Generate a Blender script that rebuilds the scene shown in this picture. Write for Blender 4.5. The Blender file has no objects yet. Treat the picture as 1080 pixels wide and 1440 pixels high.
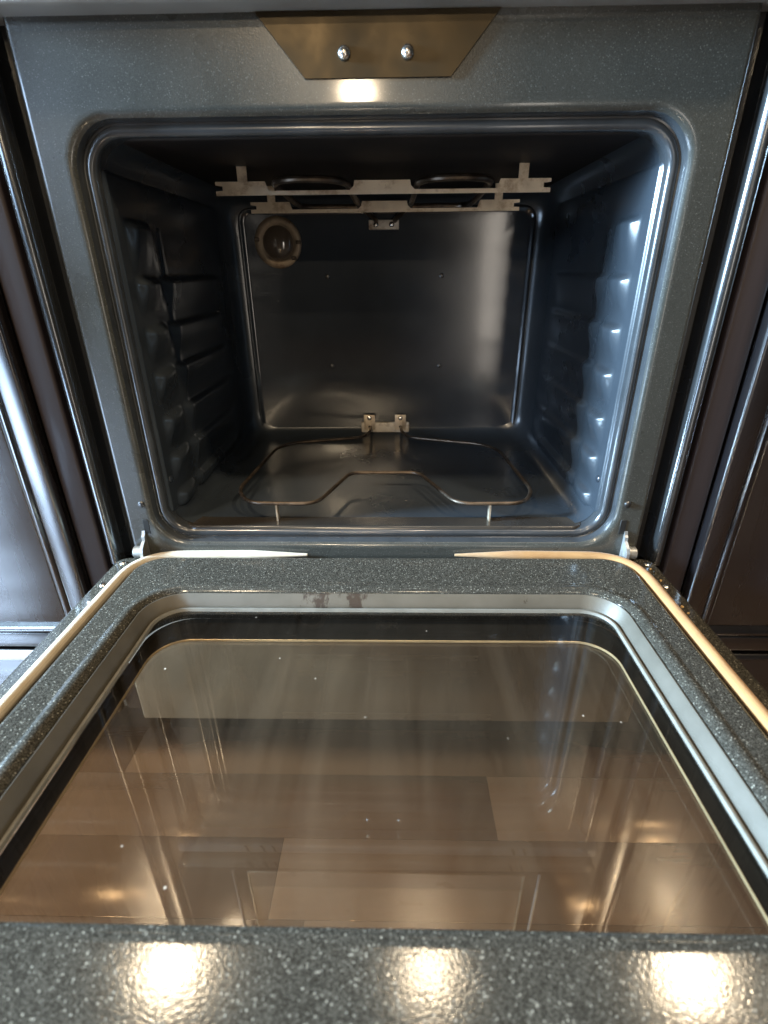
import bpy, bmesh, math, random
from mathutils import Vector, Matrix
random.seed(7)
S = bpy.context.scene
COL = S.collection
sin, cos, pi = math.sin, math.cos, math.pi

# ------------------------------------------------------------------ camera
F_PX, PITCH, YAW, ROLL = 718.35, 0.4437, -0.0219, -0.0087
CAM = Vector((0.0157, -0.6142, 0.7718))
fw = Vector((sin(YAW)*cos(PITCH), cos(YAW)*cos(PITCH), -sin(PITCH)))
r0 = Vector((cos(YAW), -sin(YAW), 0)); u0 = r0.cross(fw)
rt = cos(ROLL)*r0 + sin(ROLL)*u0; up = -sin(ROLL)*r0 + cos(ROLL)*u0
cd = bpy.data.cameras.new('camera'); cam = bpy.data.objects.new('camera', cd); COL.objects.link(cam)
cam.matrix_world = Matrix(((rt.x, up.x, -fw.x, CAM.x), (rt.y, up.y, -fw.y, CAM.y), (rt.z, up.z, -fw.z, CAM.z), (0, 0, 0, 1)))
cd.sensor_fit = 'VERTICAL'; cd.sensor_height = 36; cd.lens = F_PX/1440*36
cd.clip_start = 0.02; cd.clip_end = 60
cd.dof.use_dof = True; cd.dof.focus_distance = 0.72; cd.dof.aperture_fstop = 5.0
S.camera = cam
S.render.resolution_x, S.render.resolution_y = 768, 1024

# ------------------------------------------------------------------ light
w = bpy.data.worlds.new('World'); S.world = w; w.use_nodes = True
bg = w.node_tree.nodes['Background']; bg.inputs[0].default_value = (0.80, 0.86, 0.90, 1); bg.inputs[1].default_value = 0.030
S.view_settings.view_transform = 'Standard'; S.view_settings.look = 'None'
S.view_settings.exposure = 0.0; S.view_settings.gamma = 1.0; S.view_settings.use_curve_mapping = False

def area(name, loc, target, sx, sy, power, colr, shape='RECTANGLE', spread=180):
    l = bpy.data.lights.new(name, 'AREA'); l.shape = shape; l.size = sx; l.size_y = sy
    l.energy = power; l.color = colr; l.spread = math.radians(spread)
    o = bpy.data.objects.new(name, l); COL.objects.link(o); o.location = loc
    o.rotation_euler = (Vector(target) - Vector(loc)).to_track_quat('-Z', 'Y').to_euler()
    return o
WARM = (1.0, 0.79, 0.53)
for lx, pw in ((-0.78, 23), (0.14, 10), (1.055, 26)):           # recessed ceiling lamps in a row before the ovens
    area('ceiling_lamp', (lx, -0.68, 2.45), (lx, -0.68, 0), 0.11, 0.11, pw, WARM, 'DISK')
area('kitchen_window', (-2.7, -0.36, 1.30), (0, 0.1, 0.7), 0.36, 0.52, 720, (0.52, 0.76, 1.0))
area('patio_window', (-3.45, -3.5, 1.05), (-1.45, -1.2, -0.3), 1.25, 2.0, 25, (0.52, 0.72, 1.0), spread=40)   # unseen window; beam narrowed towards the floor to spare the oven cavity
area('ceiling_lamp', (-0.37, -6.1, 2.45), (-0.37, -6.1, 0), 0.30, 0.30, 210, WARM, 'DISK')
area('ceiling_lamp', (-0.57, -3.3, 2.45), (-0.57, -3.3, 0), 0.20, 0.20, 45, WARM, 'DISK')
area('doorway_light', (1.15, -4.6, 0.58), (0.2, 0.3, 0.65), 0.40, 1.1, 11, (1.0, 0.90, 0.78))

# ------------------------------------------------------------------ mesh helpers
def link(name, verts, faces, mat, parent=None, smooth=True, angle=35):
    me = bpy.data.meshes.new(name); me.from_pydata([tuple(v) for v in verts], [], faces)
    bm = bmesh.new(); bm.from_mesh(me); bmesh.ops.recalc_face_normals(bm, faces=bm.faces); bm.to_mesh(me); bm.free()
    if smooth:
        me.polygons.foreach_set('use_smooth', [True]*len(me.polygons))
        me.set_sharp_from_angle(angle=math.radians(angle))
    me.materials.append(mat)
    o = bpy.data.objects.new(name, me); COL.objects.link(o)
    if parent: attach(o, parent)
    return o
def world_loc(p):
    l = p.location.copy()
    while p.parent: p = p.parent; l += p.location
    return l
def attach(o, p):                                              # meshes are written in world metres; keep them there
    o.parent = p; o.location = o.location - world_loc(p)
def empty(name, loc):
    o = bpy.data.objects.new(name, None); COL.objects.link(o); o.location = loc; o.empty_display_size = .05
    return o
def tag(o, label=None, cat=None, group=None, kind=None):
    for k, v in (('label', label), ('category', cat), ('group', group), ('kind', kind)):
        if v: o[k] = v
    return o
def box(x0, x1, y0, y1, z0, z1):
    v = [(x, y, z) for x in (x0, x1) for y in (y0, y1) for z in (z0, z1)]
    f = [(0, 1, 3, 2), (4, 6, 7, 5), (0, 4, 5, 1), (2, 3, 7, 6), (0, 2, 6, 4), (1, 5, 7, 3)]
    return v, f
def bevel_box(name, b, mat, parent=None, bev=.003, seg=3):
    v, f = box(*b)
    me = bpy.data.meshes.new(name); me.from_pydata(v, [], f)
    bm = bmesh.new(); bm.from_mesh(me); bmesh.ops.recalc_face_normals(bm, faces=bm.faces)
    if bev: bmesh.ops.bevel(bm, geom=bm.edges[:], offset=bev, segments=seg, profile=.5, affect='EDGES')
    bm.to_mesh(me); bm.free()
    me.polygons.foreach_set('use_smooth', [True]*len(me.polygons)); me.set_sharp_from_angle(angle=math.radians(40))
    me.materials.append(mat)
    o = bpy.data.objects.new(name, me); COL.objects.link(o)
    if parent: attach(o, parent)
    return o
def rr(ca, cb, ha, hb, r, n=10, sub=6):
    """rounded rectangle as a closed list of 2-D points; same count whatever the radius"""
    pts = []; rs = r if isinstance(r, tuple) else (r, r)         # (radius at +b side, radius at -b side)
    for (sa, sb, a0) in ((1, 1, 0), (-1, 1, pi/2), (-1, -1, pi), (1, -1, 1.5*pi)):
        r = max(rs[0] if sb > 0 else rs[1], 1e-4)
        cx, cz = ca + sa*(ha - r), cb + sb*(hb - r)
        for i in range(n + 1):
            a = a0 + i/n*pi/2
            pts.append((cx + r*cos(a), cz + r*sin(a)))
        # straight run to next corner start
        na = a0 + pi/2
        nx = {0: (-1, 1), 1: (-1, -1), 2: (1, -1), 3: (1, 1)}[int(round(a0/(pi/2)))]
        r = max(rs[0] if nx[1] > 0 else rs[1], 1e-4)
        ex, ez = ca + nx[0]*(ha - r) + r*cos(na), cb + nx[1]*(hb - r) + r*sin(na)
        sx, sz = pts[-1]
        for i in range(1, sub):
            pts.append((sx + (ex - sx)*i/sub, sz + (ez - sz)*i/sub))
    return pts
def loft(name, rings, mat, parent=None, close=False, cap0=False, cap1=False, angle=40):
    n = len(rings[0]); v = [p for r in rings for p in r]; f = []
    m = len(rings)
    for i in range(m if close else m - 1):
        a, b = i*n, ((i + 1) % m)*n
        for j in range(n):
            k = (j + 1) % n
            f.append((a + j, a + k, b + k, b + j))
    if cap0: f.append(tuple(range(n)))
    if cap1: f.append(tuple(range((m-1)*n, m*n)))
    return link(name, v, f, mat, parent, True, angle)
def round_path(pts, rad, n=6, closed=False):
    out = []; N = len(pts); P = [Vector(p) for p in pts]
    for i in range(N):
        if not closed and i in (0, N - 1): out.append(P[i]); continue
        a, b, c = P[i-1], P[i], P[(i+1) % N]
        d1, d2 = (a - b), (c - b); l1, l2 = d1.length, d2.length
        r = min(rad if not isinstance(rad, dict) else rad.get(i, .02), l1*.49, l2*.49)
        p1, p2 = b + d1/l1*r, b + d2/l2*r
        for k in range(n + 1):
            t = k/n; out.append((1-t)**2*p1 + 2*t*(1-t)*b + t*t*p2)
    return out
def sweep(path, rad, sides=10, closed=False, flat=1.0, taper=0, upv=Vector((0, 0, 1))):
    v, f = [], []; N = len(path)
    L = [0]
    for i in range(1, N): L.append(L[-1] + (path[i] - path[i-1]).length)
    for i in range(N):
        a = path[i-1] if (i or closed) else path[i]; b = path[(i+1) % N] if (i < N-1 or closed) else path[i]
        t = (b - a).normalized(); s = t.cross(upv)
        if s.length < 1e-4: s = t.cross(Vector((0, 1, 0)))
        s.normalize(); u = s.cross(t)
        k = 1.0
        if taper:
            e = min(L[i], L[-1] - L[i])/taper; k = max(.12, min(1, e))**.6
        for j in range(sides):
            q = 2*pi*j/sides
            v.append(path[i] + s*(rad*k*cos(q)) + u*(rad*k*flat*sin(q)))
    for i in range(N if closed else N - 1):
        for j in range(sides):
            a, b = i*sides, ((i+1) % N)*sides; k = (j+1) % sides
            f.append((a + j, a + k, b + k, b + j))
    if not closed:
        f.append(tuple(range(sides))); f.append(tuple(range((N-1)*sides, N*sides)))
    return v, f
def merge(*parts):
    V, Fc = [], []
    for v, f in parts:
        o = len(V); V += list(v); Fc += [tuple(i + o for i in q) for q in f]
    return V, Fc
def lathe(prof, c, axis='y', n=20):
    """prof: (radius, along axis); axis 'y' = along -Y towards the room"""
    v, f = [], []
    for r, h in prof:
        for j in range(n):
            a = 2*pi*j/n
            if axis == 'y': v.append((c[0] + r*cos(a), c[1] - h, c[2] + r*sin(a)))
            else: v.append((c[0] + r*cos(a), c[1] + r*sin(a), c[2] + h))
    for i in range(len(prof) - 1):
        for j in range(n):
            k = (j+1) % n; f.append((i*n + j, i*n + k, (i+1)*n + k, (i+1)*n + j))
    f.append(tuple(range((len(prof)-1)*n, len(prof)*n))); f.append(tuple(range(n)))
    return v, f
def prism_xz(poly, y0, y1):
    n = len(poly); v = [(x, y0, z) for x, z in poly] + [(x, y1, z) for x, z in poly]
    f = [tuple(range(n)), tuple(range(n, 2*n))] + [(i, (i+1) % n, n + (i+1) % n, n + i) for i in range(n)]
    return v, f
def prism_yz(poly, x0, x1):
    n = len(poly); v = [(x0, y, z) for y, z in poly] + [(x1, y, z) for y, z in poly]
    f = [tuple(range(n)), tuple(range(n, 2*n))] + [(i, (i+1) % n, n + (i+1) % n, n + i) for i in range(n)]
    return v, f
def sst(a, b, x):
    t = max(0, min(1, (x - a)/(b - a))); return t*t*(3 - 2*t)

# ------------------------------------------------------------------ materials
class NT:
    def __init__(s, name):
        s.m = bpy.data.materials.new(name); s.m.use_nodes = True; s.t = s.m.node_tree
        s.b = s.t.nodes['Principled BSDF']; s.o = s.t.nodes['Material Output']
        s.co = s.n('ShaderNodeTexCoord').outputs['Object']
        s.geo = None
    def n(s, typ, **kw):
        q = s.t.nodes.new(typ)
        for k, v in kw.items(): setattr(q, k, v)
        return q
    def l(s, a, b): s.t.links.new(a, b)
    def scaled(s, sc):
        q = s.n('ShaderNodeMapping'); q.inputs['Scale'].default_value = sc; s.l(s.co, q.inputs[0]); return q.outputs[0]
    def noise(s, scale, detail=4, rough=.55, vec=None, dist=0):
        q = s.n('ShaderNodeTexNoise'); q.inputs['Scale'].default_value = scale; q.inputs['Detail'].default_value = detail
        q.inputs['Roughness'].default_value = rough; q.inputs['Distortion'].default_value = dist
        s.l(vec or s.co, q.inputs['Vector']); return q.outputs['Fac']
    def ramp(s, fac, stops):
        q = s.n('ShaderNodeValToRGB'); e = q.color_ramp.elements
        while len(e) < len(stops): e.new(.5)
        for el, (p, c) in zip(e, stops):
            el.position = p; el.color = (*c, 1) if len(c) == 3 else c
        s.l(fac, q.inputs[0]); return q.outputs[0]
    def rng(s, fac, a, b, c=0., d=1.):
        q = s.n('ShaderNodeMapRange'); q.inputs[1].default_value = a; q.inputs[2].default_value = b
        q.inputs[3].default_value = c; q.inputs[4].default_value = d; s.l(fac, q.inputs[0]); return q.outputs[0]
    def math(s, op, a, b):
        q = s.n('ShaderNodeMath', operation=op)
        for i, x in enumerate((a, b)):
            if isinstance(x, (int, float)): q.inputs[i].default_value = x
            else: s.l(x, q.inputs[i])
        return q.outputs[0]
    def mix(s, fac, a, b):
        q = s.n('ShaderNodeMix', data_type='RGBA')
        if isinstance(fac, (int, float)): q.inputs[0].default_value = fac
        else: s.l(fac, q.inputs[0])
        for i, x in ((6, a), (7, b)):
            if isinstance(x, tuple): q.inputs[i].default_value = (*x, 1)
            else: s.l(x, q.inputs[i])
        return q.outputs[2]
    def bump(s, h, strength=.2, dist=.001):
        q = s.n('ShaderNodeBump'); q.inputs['Strength'].default_value = strength; q.inputs['Distance'].default_value = dist
        s.l(h, q.inputs['Height']); s.l(q.outputs[0], s.b.inputs['Normal'])
    def set(s, **kw):
        for k, v in kw.items():
            i = s.b.inputs[k]
            if isinstance(v, bpy.types.NodeSocket): s.l(v, i)
            else: i.default_value = (*v, 1) if isinstance(v, tuple) and len(v) == 3 else v
        return s

def speckled_enamel(name, base, fleck, scale, rough, amount=.86, coat=.3, crough=.10, spec=.5, bmp=.18):
    m = NT(name)
    vo = m.n('ShaderNodeTexVoronoi'); vo.inputs['Scale'].default_value = scale; m.l(m.co, vo.inputs['Vector'])
    sep = m.n('ShaderNodeSeparateColor'); m.l(vo.outputs['Color'], sep.inputs[0])
    on = m.rng(sep.outputs[0], amount, 1.0); near = m.rng(vo.outputs['Distance'], .55, .15)
    fl = m.math('MULTIPLY', on, near)
    vo2 = m.n('ShaderNodeTexVoronoi'); vo2.inputs['Scale'].default_value = scale*2.1; m.l(m.co, vo2.inputs['Vector'])
    sep2 = m.n('ShaderNodeSeparateColor'); m.l(vo2.outputs['Color'], sep2.inputs[0])
    fine = m.rng(sep2.outputs[0], .3, 1.0, 0, .17)
    f = m.math('ADD', fl, fine)
    wear = m.ramp(m.noise(6, 5), [(.3, base), (.75, tuple(c*1.35 for c in base))])
    m.set(**{'Base Color': m.mix(f, wear, fleck), 'Roughness': m.rng(m.noise(9, 4), .3, .7, rough*.8, rough*1.25),
             'Coat Weight': coat, 'Coat Roughness': crough, 'Specular IOR Level': spec})
    m.bump(m.noise(scale*.7, 2), bmp, .0006)
    return m.m
M = {}
M['enamel'] = speckled_enamel('speckled_enamel', (.028, .029, .0255), (.17, .175, .158), 900, .28, .86, .6, .09)
M['door_enamel'] = speckled_enamel('door_speckled_enamel', (.016, .0145, .0115), (.36, .34, .28), 720, .105, .84, .0, .07, .24, .11)

def plain_rim():
    m = NT('rim_enamel')
    m.set(**{'Base Color': m.ramp(m.noise(30, 5), [(.3, (.026, .029, .032)), (.7, (.040, .044, .048))]), 'Roughness': .26, 'Coat Weight': .5, 'Coat Roughness': .12})
    m.bump(m.noise(300, 2), .15, .0005); return m.m
m = NT('cavity_enamel')
m.set(**{'Base Color': m.ramp(m.noise(7, 6), [(.3, (.017, .021, .027)), (.7, (.027, .033, .041))]),
         'Roughness': m.rng(m.noise(5, 5), .3, .7, .12, .22), 'Coat Weight': .4, 'Coat Roughness': .08})
m.bump(m.noise(260, 2), .12, .0004); M['cavity'] = m.m

M['rim'] = plain_rim()
m = NT('side_wall_enamel')
m.set(**{'Base Color': m.ramp(m.noise(7, 6), [(.3, (.024, .030, .037)), (.7, (.034, .042, .051))]), 'Roughness': m.rng(m.noise(5, 5), .3, .7, .24, .36), 'Coat Weight': .25, 'Coat Roughness': .10})
m.bump(m.noise(260, 2), .12, .0004); M['cavity_side'] = m.m
m = NT('dark_matte_enamel'); m.set(**{'Base Color': m.ramp(m.noise(12, 6), [(.3, (.008, .007, .007)), (.7, (.018, .014, .012))]), 'Roughness': .62, 'Specular IOR Level': .25}); M['ceiling_dark'] = m.m  # darker, rougher enamel for the cavity ceiling
m = NT('floor_pan_enamel')
m.set(**{'Base Color': m.ramp(m.noise(9, 7), [(.32, (.022, .020, .018)), (.6, (.036, .030, .024)), (.8, (.055, .041, .027))]),
         'Roughness': m.rng(m.noise(6, 6), .3, .7, .14, .30)})
m.bump(m.noise(60, 5), .10, .0006); M['pan'] = m.m

def steel(name, c0, c1, rough, rust=None, metal=1.0, rs=40):
    m = NT(name)
    col = m.ramp(m.noise(rs, 6), [(.3, c0), (.7, c1)])
    if rust: col = m.mix(m.rng(m.noise(rs*.6, 8, .7), .50, .68), col, rust)
    m.set(**{'Base Color': col, 'Metallic': metal, 'Roughness': m.rng(m.noise(rs*2, 4), .3, .7, rough*.8, rough*1.3)})
    m.bump(m.noise(rs*8, 3), .15, .0004)
    return m.m
M['bracket'] = steel('bracket_steel', (.56, .47, .36), (.72, .62, .48), .42, (.22, .13, .07), .75)
M['element'] = steel('element_sheath', (.07, .052, .038), (.15, .115, .085), .40, (.035, .025, .018), .8, 60)
M['screw'] = steel('zinc_screw', (.72, .70, .66), (.85, .83, .78), .22)
M['hinge'] = steel('hinge_steel', (.30, .31, .31), (.44, .45, .45), .42, (.30, .26, .20), .7, 70)
M['latch'] = steel('latch_plate_steel', (.045, .034, .020), (.062, .048, .029), .40, None, .9, 12)
M['trim'] = steel('vent_trim_steel', (.30, .29, .27), (.38, .37, .35), .36, None, .4, 20)
M['bead'] = steel('satin_bead', (.12, .125, .13), (.17, .175, .18), .20, None, .9, 4)
M['bolt'] = steel('dark_bolt', (.06, .06, .06), (.10, .10, .10), .3, None, .8)
M['lamp_rim'] = steel('lamp_rim_steel', (.24, .18, .125), (.34, .27, .19), .5, (.12, .065, .035), .5, 45)
M['ceramic'] = steel('terminal_ceramic', (.56, .50, .42), (.70, .63, .53), .5, (.25, .17, .11), .15, 80)

m = NT('window_retainer')                                      # satin steel strip with burnt-on drips
st = m.noise(34, 7, .7, m.scaled((1, .25, .6)))
sxx = m.n('ShaderNodeSeparateXYZ'); m.l(m.co, sxx.inputs[0])
loc_ = m.rng(m.math('ABSOLUTE', m.math('ADD', sxx.outputs[0], .045), 0.0), .02, .075, .17, 0)
st = m.math('ADD', st, loc_)
m.set(**{'Base Color': m.mix(m.rng(st, .63, .675, 0, .92), m.ramp(m.noise(20, 4), [(.3, (.070, .061, .045)), (.7, (.10, .088, .068))]), (.022, .011, .005)),
         'Metallic': .25, 'Roughness': .5}); M['retainer'] = m.m
m = NT('pane_seal'); m.set(**{'Base Color': m.ramp(m.noise(60, 4), [(.3, (.12, .113, .093)), (.7, (.17, .16, .135))]), 'Roughness': .45}); M['seal'] = m.m

m = NT('woven_gasket')                                         # heat-stained fibreglass rope, browner at one side
sx = m.n('ShaderNodeSeparateXYZ'); m.l(m.co, sx.inputs[0])
side = m.rng(m.math('ADD', sx.outputs[0], m.rng(m.noise(14, 4), 0, 1, -.10, .10)), -.05, .20)
wv = m.n('ShaderNodeTexWave'); wv.inputs['Scale'].default_value = 260; wv.inputs['Distortion'].default_value = 2; m.l(m.co, wv.inputs[0])
cl = m.mix(side, m.ramp(m.noise(30, 5), [(.3, (.40, .33, .22)), (.6, (.50, .43, .32))]), m.ramp(m.noise(26, 5), [(.3, (.27, .125, .032)), (.65, (.36, .19, .06))]))
m.set(**{'Base Color': m.mix(m.rng(wv.outputs['Fac'], 0, 1, 0, .25), cl, (.30, .20, .11)), 'Roughness': .75, 'Sheen Weight': .2})
m.bump(wv.outputs['Fac'], .35, .0008); M['gasket'] = m.m

def plain(name, col, rough, var=.25, scale=14, metal=0, coat=0, bump=.08, bscale=180):
    m = NT(name)
    m.set(**{'Base Color': m.ramp(m.noise(scale, 5), [(.3, tuple(c*(1-var) for c in col)), (.7, tuple(c*(1+var) for c in col))]),
             'Roughness': m.rng(m.noise(scale*.7, 4), .3, .7, rough*.85, rough*1.2), 'Metallic': metal, 'Coat Weight': coat, 'Coat Roughness': .1})
    m.bump(m.noise(bscale, 3), bump, .0005); return m.m
M['black_trim'] = plain('black_trim', (.008, .0085, .0095), .30, coat=.1)
M['frit'] = plain('black_frit', (.010, .009, .008), .22)
M['black_glass'] = plain('black_glass', (.008, .008, .008), .13, bump=0)
M['upper_window'] = plain('upper_window', (.26, .20, .14), .30)
M['frit_edge'] = plain('pane_edge', (.36, .30, .20), .3, metal=.3)
M['panel'] = plain('grey_panel', (.105, .088, .070), .34, .15)
M['pale'] = plain('pale_edge_highlight', (.60, .62, .63), .4)
M['toe'] = plain('toe_kick', (.012, .009, .008), .5)
M['crumb'] = plain('crumb', (.50, .33, .14), .8)
M['fleck'] = plain('white_fleck', (.75, .73, .68), .7)
M['dark_hole'] = plain('dark_hole', (.006, .006, .006), .7)

def wood(name, c0, c1, rough, axis_scale, coat=.25, cior=1.75):
    m = NT(name)
    g = m.noise(5, 8, .6, m.scaled(axis_scale), .6)
    g2 = m.noise(40, 3, .5, m.scaled(axis_scale))
    oi = m.n('ShaderNodeObjectInfo')
    c = m.ramp(m.math('ADD', m.rng(g, 0, 1, -.05, .85), m.rng(g2, 0, 1, 0, .2)), [(.25, c0), (.7, c1)])
    c = m.mix(m.rng(oi.outputs['Random'], 0, 1, 0, .05), c, tuple(x*.6 for x in c0))
    m.set(**{'Base Color': c, 'Roughness': m.rng(g, .3, .7, rough*.85, rough*1.2), 'Coat Weight': coat, 'Coat Roughness': rough*.7, 'Coat IOR': cior})
    m.bump(g2, .08, .0006); return m.m
M['cab'] = wood('espresso_cabinet', (.004, .0034, .0038), (.008, .0068, .0075), .27, (5, 5, .5), 1.0, 1.9)
M['cab_h'] = wood('espresso_cabinet_rail', (.004, .0034, .0038), (.008, .0068, .0075), .27, (.5, 5, 5), 1.0, 1.9)
M['cab_stile'] = wood('espresso_stile', (.012, .007, .0065), (.024, .014, .013), .55, (5, 5, .5), 0)
M['plank'] = wood('walnut_plank', (.074, .040, .023), (.094, .052, .030), .16, (.7, 9, 9), .9)

def glass(name, tint, haze, rough=.015, dust=True):
    m = NT(name)
    geo = m.n('ShaderNodeNewGeometry')
    fr = m.n('ShaderNodeFresnel'); fr.inputs['IOR'].default_value = 1.52
    front = m.math('SUBTRACT', 1.0, geo.outputs['Backfacing'])
    fac = m.math('MULTIPLY', m.math('MULTIPLY', fr.outputs[0], 1.5), front)
    tr = m.n('ShaderNodeBsdfTransparent'); tr.inputs[0].default_value = (*tint, 1)
    gl = m.n('ShaderNodeBsdfGlossy'); gl.inputs['Roughness'].default_value = rough; gl.inputs[0].default_value = (1, 1, 1, 1)
    df = m.n('ShaderNodeBsdfDiffuse'); df.inputs[0].default_value = (.62, .54, .44, 1)
    mx = m.n('ShaderNodeMixShader'); m.l(fac, mx.inputs[0]); m.l(tr.outputs[0], mx.inputs[1]); m.l(gl.outputs[0], mx.inputs[2])
    streak = m.rng(m.noise(5, 5, .6, m.scaled((3.2, .5, 1)), 1.2), .35, .75, .3, 1.5)
    d = m.math('MULTIPLY', streak, haze)
    if dust:
        vo = m.n('ShaderNodeTexVoronoi'); vo.inputs['Scale'].default_value = 95; m.l(m.co, vo.inputs['Vector'])
        sp = m.n('ShaderNodeSeparateColor'); m.l(vo.outputs['Color'], sp.inputs[0])
        dot = m.math('MULTIPLY', m.rng(sp.outputs[0], .955, 1, 0, .8), m.rng(vo.outputs['Distance'], .13, .05))
        d = m.math('ADD', d, dot)
    d = m.math('MULTIPLY', d, front)
    mx2 = m.n('ShaderNodeMixShader'); m.l(d, mx2.inputs[0]); m.l(mx.outputs[0], mx2.inputs[1]); m.l(df.outputs[0], mx2.inputs[2])
    m.l(mx2.outputs[0], m.o.inputs['Surface']); return m.m
M['glass'] = glass('door_glass', (.95, .92, .87), .007)
M['outer_glass'] = glass('outer_door_glass', (.80, .72, .62), .05, .02, False)  # strong haze paints blurred reflections into the pane
m = NT('lamp_lens'); m.set(**{'Base Color': (.10, .075, .055), 'Roughness': .12, 'Coat Weight': 1.0}); M['lens'] = m.m

# ------------------------------------------------------------------ floor
floor = tag(link('floor', [(-4, -5, -.006), (4, -5, -.006), (4, .6, -.006), (-4, .6, -.006)], [(0, 1, 2, 3)], M['plank'], None, False), kind='structure')
pw = .107; y = .081; row = 0
plank_mesh = {}
while y > -.80:
    x = -1.0 - random.random()*.6
    while x < 1.0:
        ln = random.choice((.75, .95, 1.2))
        if ln not in plank_mesh:
            o = bevel_box('plank', (0, ln - .0003, 0, pw - .0003, -.02, 0), M['plank'], floor, .0004, 2); plank_mesh[ln] = o.data
        else:
            o = bpy.data.objects.new('plank', plank_mesh[ln]); COL.objects.link(o); o.parent = floor
        o.location = (x, y - pw, 0)
        x += ln
    y -= pw; row += 1

# ------------------------------------------------------------------ cabinets
def door_leaf(x0, x1, z0, z1, parent, yf=-.018, sw=.028, name='door'):
    """five-piece door: stiles, rails and a centre panel with a moulded bead"""
    d = bevel_box(name, (x0 + sw + .014, x1 - sw - .014, yf + .006, yf + .016, z0 + sw + .014, z1 - sw - .014), M['cab'], parent, .002)
    for a, b in ((x0, x0 + sw), (x1 - sw, x1)):
        bevel_box('stile', (a, b, yf, yf + .02, z0, z1), M['cab'], d, .004, 4)
    for a, b in ((z0, z0 + sw), (z1 - sw, z1)):
        bevel_box('rail', (x0 + sw - .001, x1 - sw + .001, yf + .0006, yf + .0196, a, b), M['cab_h'], d, .004, 4)
    cx, cz, hx, hz = (x0 + x1)/2, (z0 + z1)/2, (x1 - x0)/2 - sw, (z1 - z0)/2 - sw
    prof = [(0.001, .010), (0, .003), (-.003, -.001), (-.007, -.0005), (-.011, .003), (-.014, .0065), (-.0165, .0085), (-.0165, .014)]
    rings = [[(p[0], yf + dy, p[1]) for p in rr(cx, cz, hx + o_, hz + o_, .001, 2, 3)] for o_, dy in prof]
    loft('bead_moulding', rings, M['cab'], d, angle=60)
    return d
oc = tag(empty('oven_cabinet', (0, .02, 0)), 'espresso wood cabinet framing the oven, with a grey drawer front under the oven door', 'cabinet')
for s in (-1, 1):
    a, b = sorted((s*.389, s*.421))
    bevel_box('stile', (a, b, -.004, .02, .124, 1.75), M['cab_stile'], oc, .004, 4)
    a, b = sorted((s*.40, s*.415))
    bevel_box('side_panel', (a, b, .0865, .62, .0, 1.75), M['cab'], oc, 0)
bevel_box('drawer_front', (-.386, .386, -.022, .0, .122, .352), M['panel'], oc, .003)
bevel_box('toe_kick', (-.40, .40, .07, .085, 0, .118), M['toe'], oc, 0)
bevel_box('shelf', (-.388, .388, .001, .6, .354, .368), M['cab_h'], oc, .001)
bevel_box('back_panel', (-.40, .40, .625, .635, 0, 1.75), M['cab'], oc, 0)

def side_cabinet(s, label):
    c = tag(empty('side_cabinet', (s*.70, .02, 0)), label, 'cabinet', None)
    def X(a, b): return tuple(sorted((s*a, s*b)))
    door_leaf(*X(.424, .98), .262, 1.70, c)
    d = bevel_box('drawer_front', (*X(.424, .98), -.018, .002, .125, .256), M['cab_h'], c, .009, 5)
    bevel_box('carcass', (*X(.423, 1.0), .006, .60, .12, 1.75), M['cab'], c, 0)
    bevel_box('toe_kick', (*X(.423, 1.0), .07, .085, 0, .118), M['toe'], c, 0)
    return c
c_ = side_cabinet(-1, 'espresso panelled cabinet beside the oven, its door face catching pale bluish daylight')
bevel_box('edge_highlight', (-.98, -.4245, -.0205, -.0175, .240, .2575), M['pale'], c_, .001)  # added pale strip: paints the light caught along the drawer's top edge
side_cabinet(1, 'espresso panelled cabinet beside the oven, its door face in dark shade')

# ------------------------------------------------------------------ oven: body
ov = tag(empty('wall_oven', (0, .2, .37)), 'charcoal speckled wall oven with its glass door dropped open and empty cavity', 'oven')
CZ, HX, HZ = .6705, .316, .2445                                  # opening in the face: centre and half sizes
def fr(o_, y_, r_): return [(p[0], y_, p[1]) for p in rr(0, CZ, HX - o_, HZ - o_, r_)]
prof = [(0, 0, .050), (.0020, .0003, .049), (.0045, .0014, .048), (.0065, .0035, .047), (.0080, .0068, .046), (.0086, .0104, .045), (.0089, .0124, .0445), (.0102, .0128, .044),
        (.0118, .0116, .042), (.0145, .0109, .039), (.0172, .0111, .037), (.0194, .0124, .035), (.0208, .0155, .034), (.0215, .0205, .033), (.0217, .030, .032)]
FZ0, FZ1 = .402, .992
outer = rr(0, (FZ0 + FZ1)/2, .3465, (FZ1 - FZ0)/2, .003)
rings = [[(p[0]*1.0, .03, p[1]) for p in outer], [(p[0], .0025, p[1]) for p in outer],
         [(p[0], .0006, p[1]) for p in rr(0, (FZ0+FZ1)/2, .3455, (FZ1-FZ0)/2 - .001, .003)],
         [(p[0], .0, p[1]) for p in rr(0, (FZ0+FZ1)/2, .3435, (FZ1-FZ0)/2 - .003, .004)], [(p[0], .0, p[1]) for p in rr(0, (FZ0+FZ1)/2, .3415, (FZ1-FZ0)/2 - .005, .005)], fr(-.003, 0, .052)] + [fr(*q) for q in prof[:4]]
face = loft('face_frame', rings, M['enamel'], ov, angle=50)
loft('opening_rim', [fr(*q) for q in prof[3:]], M['rim'], ov, angle=50)
for s in (-1, 1):
    link('face_screw', *lathe([(.0046, 0), (.0046, .0012), (.0034, .0026), (.0012, .0030)], (s*.3215, 0.0005, .491), n=14), M['bolt'], face)
    bevel_box('hinge_slot', (s*.3215 - .004, s*.3215 + .004, -.0006, .012, .447, .468), M['dark_hole'], face, .0004, 1)
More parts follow.
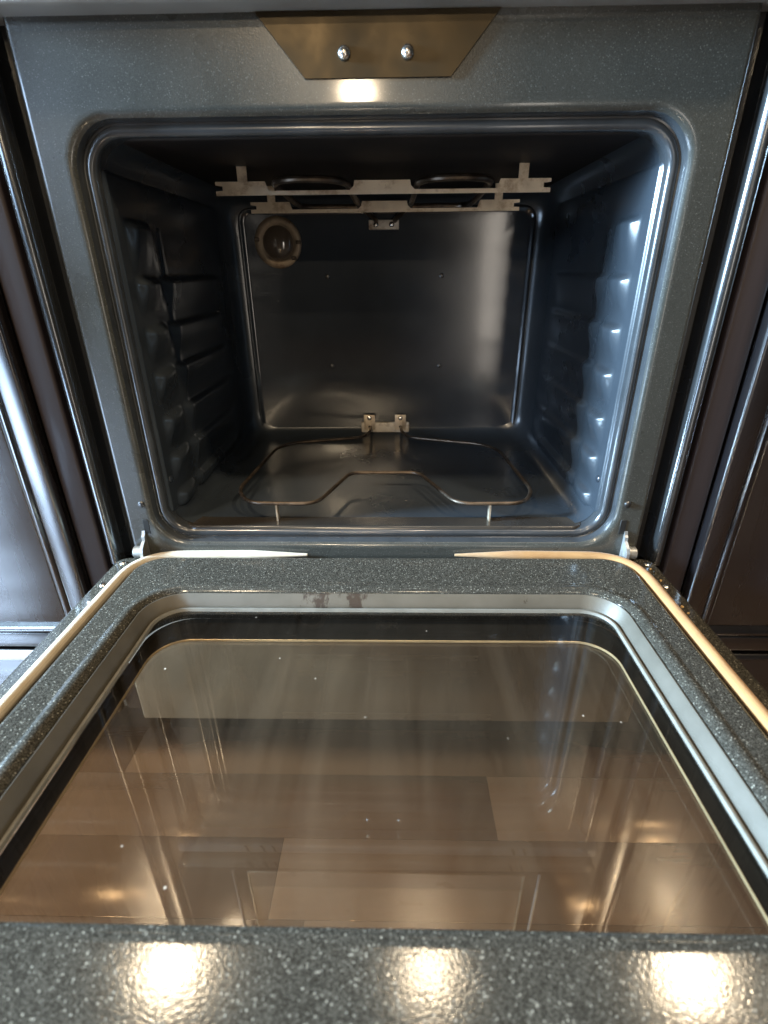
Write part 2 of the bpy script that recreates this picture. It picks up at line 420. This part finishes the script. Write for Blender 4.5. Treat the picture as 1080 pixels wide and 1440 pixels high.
# side trim rails: black channel and a satin metal bead
def rail(name, pr, s, mat, par):
    n = len(pr)
    return link(name, [(s*x, y_, z) for z in (.402, 1.7) for x, y_ in pr], [(i, i+1, i+1+n, i+n) for i in range(n-1)] + [tuple(range(n)), tuple(range(n, 2*n))], mat, par, True, 50)
for s_ in (-1, 1):
    st_ = rail('side_trim', [(.347, .030), (.3475, .022), (.362, .021), (.3655, .016), (.3670, .009), (.3885, .009), (.3885, .030)], s_, M['black_trim'], ov)
    rail('edge_bead', [(.3675, .010), (.3678, .000), (.3690, -.0040), (.3712, -.0062), (.3740, -.0070), (.3768, -.0071), (.3796, -.0064), (.3812, -.0045), (.3820, .000), (.3822, .010)], s_, M['bead'], st_)
# latch plate with two bolts
lp = link('latch_plate', *prism_xz([(-.112, .984), (-.069, .9355), (.069, .9355), (.112, .984)], -.0022, .0004), M['latch'], ov, False)
for x in (-.031, .028):
    link('bolt', *lathe([(.0058, 0), (.0058, .0022), (.0050, .0038), (.0030, .0050), (.0008, .0054)], (x, -.0020, .9535), n=18), M['screw'], lp)
# vent trim between the ovens and the upper door (the door glass below mirrors it)
vt = loft('vent_trim', [[(x, y_, z) for (y_, z) in
        [(.02, .985), (-.020, .984), (-.026, .9855), (-.029, .989), (-.030, .994), (-.030, 1.010), (-.028, 1.013), (.02, 1.014)]] for x in (-.386, -.2, 0, .2, .386)],
        M['trim'], ov, cap0=True, cap1=True, angle=50)
for i, x in enumerate((-.256, -.226, -.206, .236, .256)):
    link('vent_slot', *prism_xz([(x - .006, .9905), (x - .001, .9905), (x + .005, 1.008), (x, 1.008)], -.0306, -.0275), M['dark_hole'], vt, False)
ud = bevel_box('upper_door', (-.384, .384, -.050, -.004, 1.020, 1.560), M['black_glass'], ov, .004)
bevel_box('door_window', (-.252, .252, -.0512, -.049, 1.035, 1.42), M['upper_window'], ud, .0006, 1)
for s in (-1, 1):
    bevel_box('window_edge', (s*.254 - .0018, s*.254 + .0018, -.0530, -.049, 1.033, 1.422), M['frit_edge'], ud, .0006, 1)
    bevel_box('trim_strip', (s*.282 - .002, s*.282 + .002, -.0535, -.049, 1.030, 1.50), M['trim'], ud, .001, 2)
bevel_box('window_edge', (-.2522, .2522, -.0525, -.049, 1.031, 1.034), M['frit_edge'], ud, .0006, 1)
link('handle', *merge(sweep([Vector((x, -.098, 1.515)) for x in (-.34, -.1, .1, .34)], .012, 12),
     sweep([Vector((-.31, -.1, 1.515)), Vector((-.31, -.045, 1.515))], .008, 8), sweep([Vector((.31, -.1, 1.515)), Vector((.31, -.045, 1.515))], .008, 8)), M['trim'], ud)

# ------------------------------------------------------------------ oven: cavity
BY = .438
lin = [(.0216, .0285, .032), (.0225, .06, .031), (.0225, .25, .031), (.0225, .385, .031), (.0243, .404, .033), (.0290, .420, .036), (.0360, .431, .040), (.0450, .4365, .044), (.056, BY, .046)]
def cav(o_, y_, r_):                                              # floor sits a little below the bead
    out = []
    for (x, z) in rr(0, CZ + .001, HX - o_, HZ - o_ , r_): out.append((x, y_, z))
    return out
cv = loft('cavity', [cav(*q) for q in lin], M['cavity_side'], ov, cap1=True, angle=50)
# back wall panel: raised bead outline
def bk(o_, y_, r_): return [(p[0], y_, p[1]) for p in rr(.001, .661, .264 + o_, .209 + o_, r_)]
bwp = loft('back_wall', [bk(.004, BY + .002, .022), bk(.003, BY - .003, .021), bk(.0005, BY - .0055, .019), bk(-.002, BY - .0050, .018), bk(-.004, BY - .0030, .016), bk(-.010, BY - .0022, .012), bk(-.06, BY - .0020, .01)], M['cavity'], cv, cap1=True, angle=60)
for x, z in ((-.109, .760), (.104, .760), (-.109, .597), (.106, .596)):
    link('wall_screw', *lathe([(.0042, 0), (.0042, .001), (.0030, .0018), (.001, .002)], (x, BY - .002, z), n=12), M['bolt'], bwp)
cp = loft('ceiling_panel', [[(p[0], p[1], z_) for p in rr(0, .222, .270 - o_, .206 - o_, .02)] for o_, z_ in ((0, .8945), (.001, .8928), (.003, .8922), (.08, .8921))], M['ceiling_dark'], cv, cap1=True, angle=60)
# embossed side walls with rack ledges
LEV = [.820, .760, .704, .650, .593, .539, .485]
def hgt(y, z):
    e = sst(.0205, .0250, y)*sst(.386, .380, y)*sst(.464, .471, z)*sst(.873, .866, z)
    h = .0036*e - .0012
    for i, zi in enumerate(LEV):
        up_ = sst(zi + .0070, zi - .0030, z)
        ln = .040 if i else .055
        dn = 1 - max(0, min(1, (zi - .004 - z)/ln))
        g = up_*sst(0, 1, dn)
        if g <= 0: continue
        A = sst(.040, .058, y)
        A *= 1 - .35*sst(.075, .10, y)
        yn = .112 + (zi - z)*.28
        A *= 1 - .80*math.exp(-((y - yn)/.0095)**2)
        A *= 1 + .15*sst(.120, .135, y) if i else 1 - sst(.10, .13, y)
        A *= sst(.380, .30, y)
        h += .0098*A*g
    if LEV[-1] < z < LEV[0]:                                      # shallow upright flute where the racks stop
        h += .0016*math.exp(-((y - .134)/.006)**2)*e
    return h
NY, NZ = 170, 190
for s in (-1, 1):
    V, Fc = [], []
    for i in range(NY + 1):
        t = i/NY; y = .0195 + (.3685)*(t**1.2)
        for j in range(NZ + 1):
            z = .4515 + (.4315)*j/NZ
            V.append((s*(HX - .0225 - hgt(y, z)), y, z))
    for i in range(NY):
        for j in range(NZ):
            a = i*(NZ+1) + j; Fc.append((a, a+1, a+NZ+2, a+NZ+1))
    sw_ = link('side_wall', V, Fc, M['cavity_side'], cv, True, 180)
    v, f = lathe([(.0052, 0), (.0050, .0016), (.0036, .0030), (.001, .0036)], (0, 0, 0), 'z', 14)
    link('rivet', [(s*(HX - .0243 - q[2]), .0330 + q[0], .514 + q[1]) for q in v], f, M['cavity'], sw_)
# floor pan with a raised front lip
def pan(o_, z_, r_): return [(p[0], p[1], z_) for p in rr(0, .222, .280 - o_, .208 - o_, r_)]
pf = loft('floor_pan', [pan(0, .4465, .02), pan(.001, .4495, .02), pan(.0028, .4510, .019), pan(.005, .4502, .018), pan(.008, .4492, .016), pan(.10, .4490, .01)], M['pan'], cv, cap1=True, angle=60)

# broiler: two notched bars, hangers and a looped sheathed element
be = empty('broil_element_mount', (0, .25, .895)); attach(be, ov); be.name = 'broiler'
def bar_poly(zt, hw, wd=.152, ni=.036):
    zb = zt - .0155; q = []
    q += [(-hw, zt), (-wd, zt), (-wd + .004, zt - .0105), (-ni - .006, zt - .0105), (-ni - .001, zt - .006), (-ni, zt)]
    q += [(ni, zt), (ni + .001, zt - .006), (ni + .006, zt - .0105), (wd - .004, zt - .0105), (wd, zt), (hw, zt)]
    q += [(hw, zt - .004), (hw - .009, zt - .005), (hw - .009, zt - .010), (hw, zt - .0105), (hw, zb)]
    q += [(-hw, zb), (-hw, zt - .0105), (-hw + .009, zt - .010), (-hw + .009, zt - .005), (-hw, zt - .004)]
    return q
for yb, zt, hw in ((.162, .8755, .2165), (.332, .8700, .2145)):
    b = link('support_bar', *prism_xz(bar_poly(zt, hw), yb, yb + .0016), M['bracket'], be, False)
    for x in (-.181, .181):
        bevel_box('hanger', (x - .0065, x + .0065, yb + .0017, yb + .0033, zt - .012, .8955 if yb < .2 else .8955), M['bracket'], b, .0004, 1)
for s in (-1, 1):
    e = .8685
    path = round_path([(s*.016, .436, .848), (s*.018, .415, .852), (s*.042, .372, e - .002), (s*.044, .30, e), (s*.046, .126, e + .004), (s*.138, .122, e + .004), (s*.142, .30, e), (s*.142, .395, e), (s*.0, .402, e + .0005)], {1: .012, 2: .03, 3: .05, 4: .045, 5: .045, 6: .05, 7: .03}, 8)
    link('broil_element', *sweep(path, .0042, 10), M['element'], be)
bevel_box('terminal_block', (-.030, .024, BY - .012, BY - .001, .836, .851), M['ceramic'], be, .0012)
for x in (-.017, .011):
    link('terminal_screw', *lathe([(.0045, 0), (.0045, .002), (.003, .0035), (.001, .004)], (x, BY - .0118, .8435), n=12), M['screw'], be)

# bake element on the floor
bk_ = empty('bake_element_mount', (0, .2, .449)); attach(bk_, ov); bk_.name = 'bake_heater'
ez = .4745
pts = [(-.033, .430, .474), (-.033, .395, ez), (-.045, .352, ez), (-.200, .312, ez), (-.218, .085, ez), (-.190, .040, ez), (-.094, .038, ez), (-.055, .160, ez), (.055, .160, ez), (.104, .038, ez), (.198, .040, ez), (.220, .085, ez), (.203, .300, ez), (.045, .350, ez), (.030, .395, ez), (.030, .430, .474)]
path = round_path(pts, {1: .01, 2: .02, 3: .05, 4: .05, 5: .022, 6: .024, 7: .018, 8: .018, 9: .024, 10: .022, 11: .05, 12: .05, 13: .02, 14: .01}, 8)
link('bake_element', *sweep(path, .0029, 10), M['element'], bk_)
for x in (-.150, .150):
    link('foot', *merge(box(x - .0012, x + .0012, .034, .046, .4485, .4725)), M['bracket'], bk_, False)
tb = bevel_box('terminal_plate', (-.053, .047, BY - .010, BY - .001, .4615, .483), M['ceramic'], bk_, .003)
for x in (-.0355, .0285):
    t_ = bevel_box('terminal_tab', (x - .0115, x + .0115, BY - .0125, BY - .0095, .468, .4995), M['bracket'], tb, .0008, 2)
    link('terminal_screw', *lathe([(.0050, 0), (.0050, .002), (.0036, .0042), (.001, .005)], (x, BY - .0123, .4935), n=14), M['screw'], tb)
    link('terminal_hole', *lathe([(.0030, 0), (.0028, .0006)], (x, BY - .0122, .4745), n=10), M['dark_hole'], tb)

# oven lamp in the back wall
LC = (-.196, BY - .002, .817)
lm = link('oven_lamp', *lathe([(.0425, 0), (.0425, .003), (.040, .005), (.033, .0055), (.030, .004), (.026, .0015), (.010, .001)], LC, n=36), M['lamp_rim'], ov)
link('lens', *lathe([(.0285, .0012), (.0275, .004), (.023, .008), (.015, .0115), (.006, .013), (.001, .0132)], LC, n=32), M['lens'], lm)
for a in (0.0, -.75, 3.0):
    bevel_box('clip', (LC[0] + .0375*cos(a) - .0045, LC[0] + .0375*cos(a) + .0045, LC[1] - .0075, LC[1] - .004, LC[2] + .0375*sin(a) - .003, LC[2] + .0375*sin(a) + .003), M['element'], lm, .0008, 1)

# ------------------------------------------------------------------ oven: dropped door
YB, YN = -.004, -.535
dcy, dhy = (YB + YN)/2, (YB - YN)/2
wcy, why = (-.112 - .430)/2, (.430 - .112)/2
def dr(hx, y0, y1, z_, r_): return [(p[0], p[1], z_) for p in rr(0, (y0 + y1)/2, hx, abs(y0 - y1)/2, r_)]
def wn(o_, z_, r_, near=None):                                    # window outline; near = its edge at the pull side
    y0 = -.112 + o_; y1 = -.430 - o_ if near is None else near
    return [(p[0], p[1], z_) for p in rr(.002, (y0 + y1)/2, .266 + o_, (y0 - y1)/2, (r_, r_ if near is None else .010))]
rings = [wn(.020, .3745, .05, -.505), dr(.362, YB, YN, .3745, .012), dr(.3665, YB, YN, .379, .014), dr(.3665, YB, YN, .408, .014), dr(.365, YB - .0015, YN + .0015, .4115, .014), dr(.362, YB - .004, YN + .004, .4125, .014),
         dr(.3295, -.012, YN + .022, .4130, .035), dr(.3275, -.014, YN + .024, .4165, .034), dr(.3245, -.017, YN + .027, .4187, .034), dr(.3225, -.019, YN + .029, .4190, .034), dr(.3205, -.021, YN + .031, .4190, .034),
         'lip', wn(.034, .4190, .061, -.4640), wn(.0325, .4192, .060, -.4625), wn(.0300, .4199, .058, -.4595), wn(.0270, .4203, .056, -.456), wn(.0240, .4198, .053, -.4525), wn(.0215, .4186, .050, -.4490), wn(.0195, .4172, .047, -.4465), wn(.0178, .4163, .046, -.4455), wn(.0168, .4150, .045, -.4452), wn(.0168, .404, .045, -.452), wn(.0168, .390, .045, -.50)]
k = rings.index('lip'); ra, rb = rings[k-1], rings[k+1]           # support loops so that the pull edge can bow
rings[k:k+1] = [[tuple(Vector(a).lerp(Vector(b), t)) for a, b in zip(ra, rb)] for t in (.12, .25, .4, .55, .7, .85, .95)]
def lip_drop(y):                                                  # the pull edge of the door slopes away from the window
    d = max(0, -.4465 - y); k = .257
    return min(.022, d*d*k/.014 if d < .007 else d*k - .007*k/2)
def lip(ring): return [(x, y, (min(z, .4190) if y < -.42 else z) - (lip_drop(y) if z > .4105 else 0)) for x, y, z in ring]
door = loft('door', [lip(r_) for r_ in rings], M['door_enamel'], ov, angle=50)
NR = -.4535
loft('window_retainer', [wn(.0164, .4145, .045, NR), wn(.0156, .4158, .0445, NR), wn(.0146, .4160, .044, NR), wn(.0134, .4148, .042, NR), wn(.0058, .4032, .036, NR), wn(.0050, .4005, .036, NR)], M['retainer'], door, angle=40)
loft('pane_seal', [wn(.0036, .4003, .036, NR), wn(.0034, .4028, .0355, NR), wn(.0020, .4040, .034, NR), wn(.0, .4036, .032, NR), wn(-.0008, .4002, .031, NR)], M['seal'], door, angle=60)
def slab(name, ring_fn, z0, z1, mat, parent):
    a, b = ring_fn(z0), ring_fn(z1); n = len(a)
    return link(name, a + b, [tuple(range(n)), tuple(range(n, 2*n))] + [(i, (i+1) % n, n + (i+1) % n, n + i) for i in range(n)], mat, parent, False)
slab('inner_pane', lambda z: wn(.006, z, .04, -.482), .3962, .4002, M['glass'], door)
def cl(o_, z_, r_): return [(p[0], p[1], z_) for p in rr(.002, -.3110, .262 + o_, .1715 + o_, (r_, .012))]
loft('frit_border', [wn(.014, .3790, .05, -.495), cl(.0012, .3790, .040), cl(.0012, .3765, .040), wn(.014, .3765, .05, -.495)], M['frit'], door, close=True, angle=40)
loft('pane_edge', [cl(.0012, .3794, .040), cl(.0007, .3797, .040), cl(.0002, .3794, .039), cl(.0002, .3768, .039), cl(.0012, .3768, .040)], M['frit_edge'], door, close=True, angle=40)
slab('outer_pane', lambda z: wn(.013, z, .05, -.494), .3720, .3760, M['outer_glass'], door)
# rope gasket, open at the hinge side's middle
gz = .4155
gp = [(-.104, -.0045, gz + .001), (-.20, -.0050, gz + .001), (-.337, -.0060, gz), (-.3385, -.30, gz), (-.3385, -.505, gz - .012), (.3385, -.505, gz - .012), (.3385, -.30, gz), (.337, -.0060, gz), (.20, -.0050, gz + .001), (.099, -.0045, gz + .001)]
path = round_path(gp, {1: .02, 2: .062, 3: .02, 4: .05, 5: .05, 6: .02, 7: .062, 8: .02}, 12)
link('gasket', *sweep(path, .0068, 12, flat=.95, taper=.05), M['gasket'], door)
# hinge arms
for s in (-1, 1):
    x = s*.3270
    poly = [(.010, .452), (-.001, .4515), (-.003, .447), (-.0055, .4445), (-.0062, .439), (-.0105, .4365), (-.0160, .433), (-.0195, .427), (-.0200, .409), (.010, .409), (.010, .440)]
    a, b = sorted((x - s*.002, x + s*.0022))
    h = link('hinge', *prism_yz(poly, a, b), M['hinge'], door, False)
    a2, b2 = sorted((x + s*.0023, x + s*.0150))
    link('hinge_roller', *prism_yz([(-.006 + .0085*cos(q*pi/8), .4215 + .0085*sin(q*pi/8)) for q in range(16)], a2, b2), M['hinge'], door)
    for yq in (-.022, -.075):
        link('hinge_screw', *lathe([(.0042, 0), (.0042, .0012), (.0028, .0026), (.0008, .003)], (s*.3535, yq, .4121), 'z', 12), M['screw'], door)

# ------------------------------------------------------------------ crumbs
def crumb(x, y, z, r, mat, label, group):
    bm = bmesh.new(); bmesh.ops.create_icosphere(bm, subdivisions=2, radius=r)
    for v in bm.verts: v.co *= random.uniform(.65, 1.25)
    me = bpy.data.meshes.new('crumb'); bm.to_mesh(me); bm.free(); me.materials.append(mat)
    o = bpy.data.objects.new('crumb', me); COL.objects.link(o); o.location = (x, y, z + r*.7)
    return tag(o, label, 'crumb', group)
for x, y, r in ((.352, -.035, .0014), (.353, -.062, .0016), (.3515, -.118, .0017), (.3525, -.130, .0013)):
    crumb(x, y, .4127, r, M['crumb'], 'tiny tan crumb on the door edge beside the orange-brown gasket', 'crumbs on the door edge')
crumb(-.350, -.115, .4127, .0018, M['fleck'], 'tiny white fleck on the door edge beside the cream gasket', None)
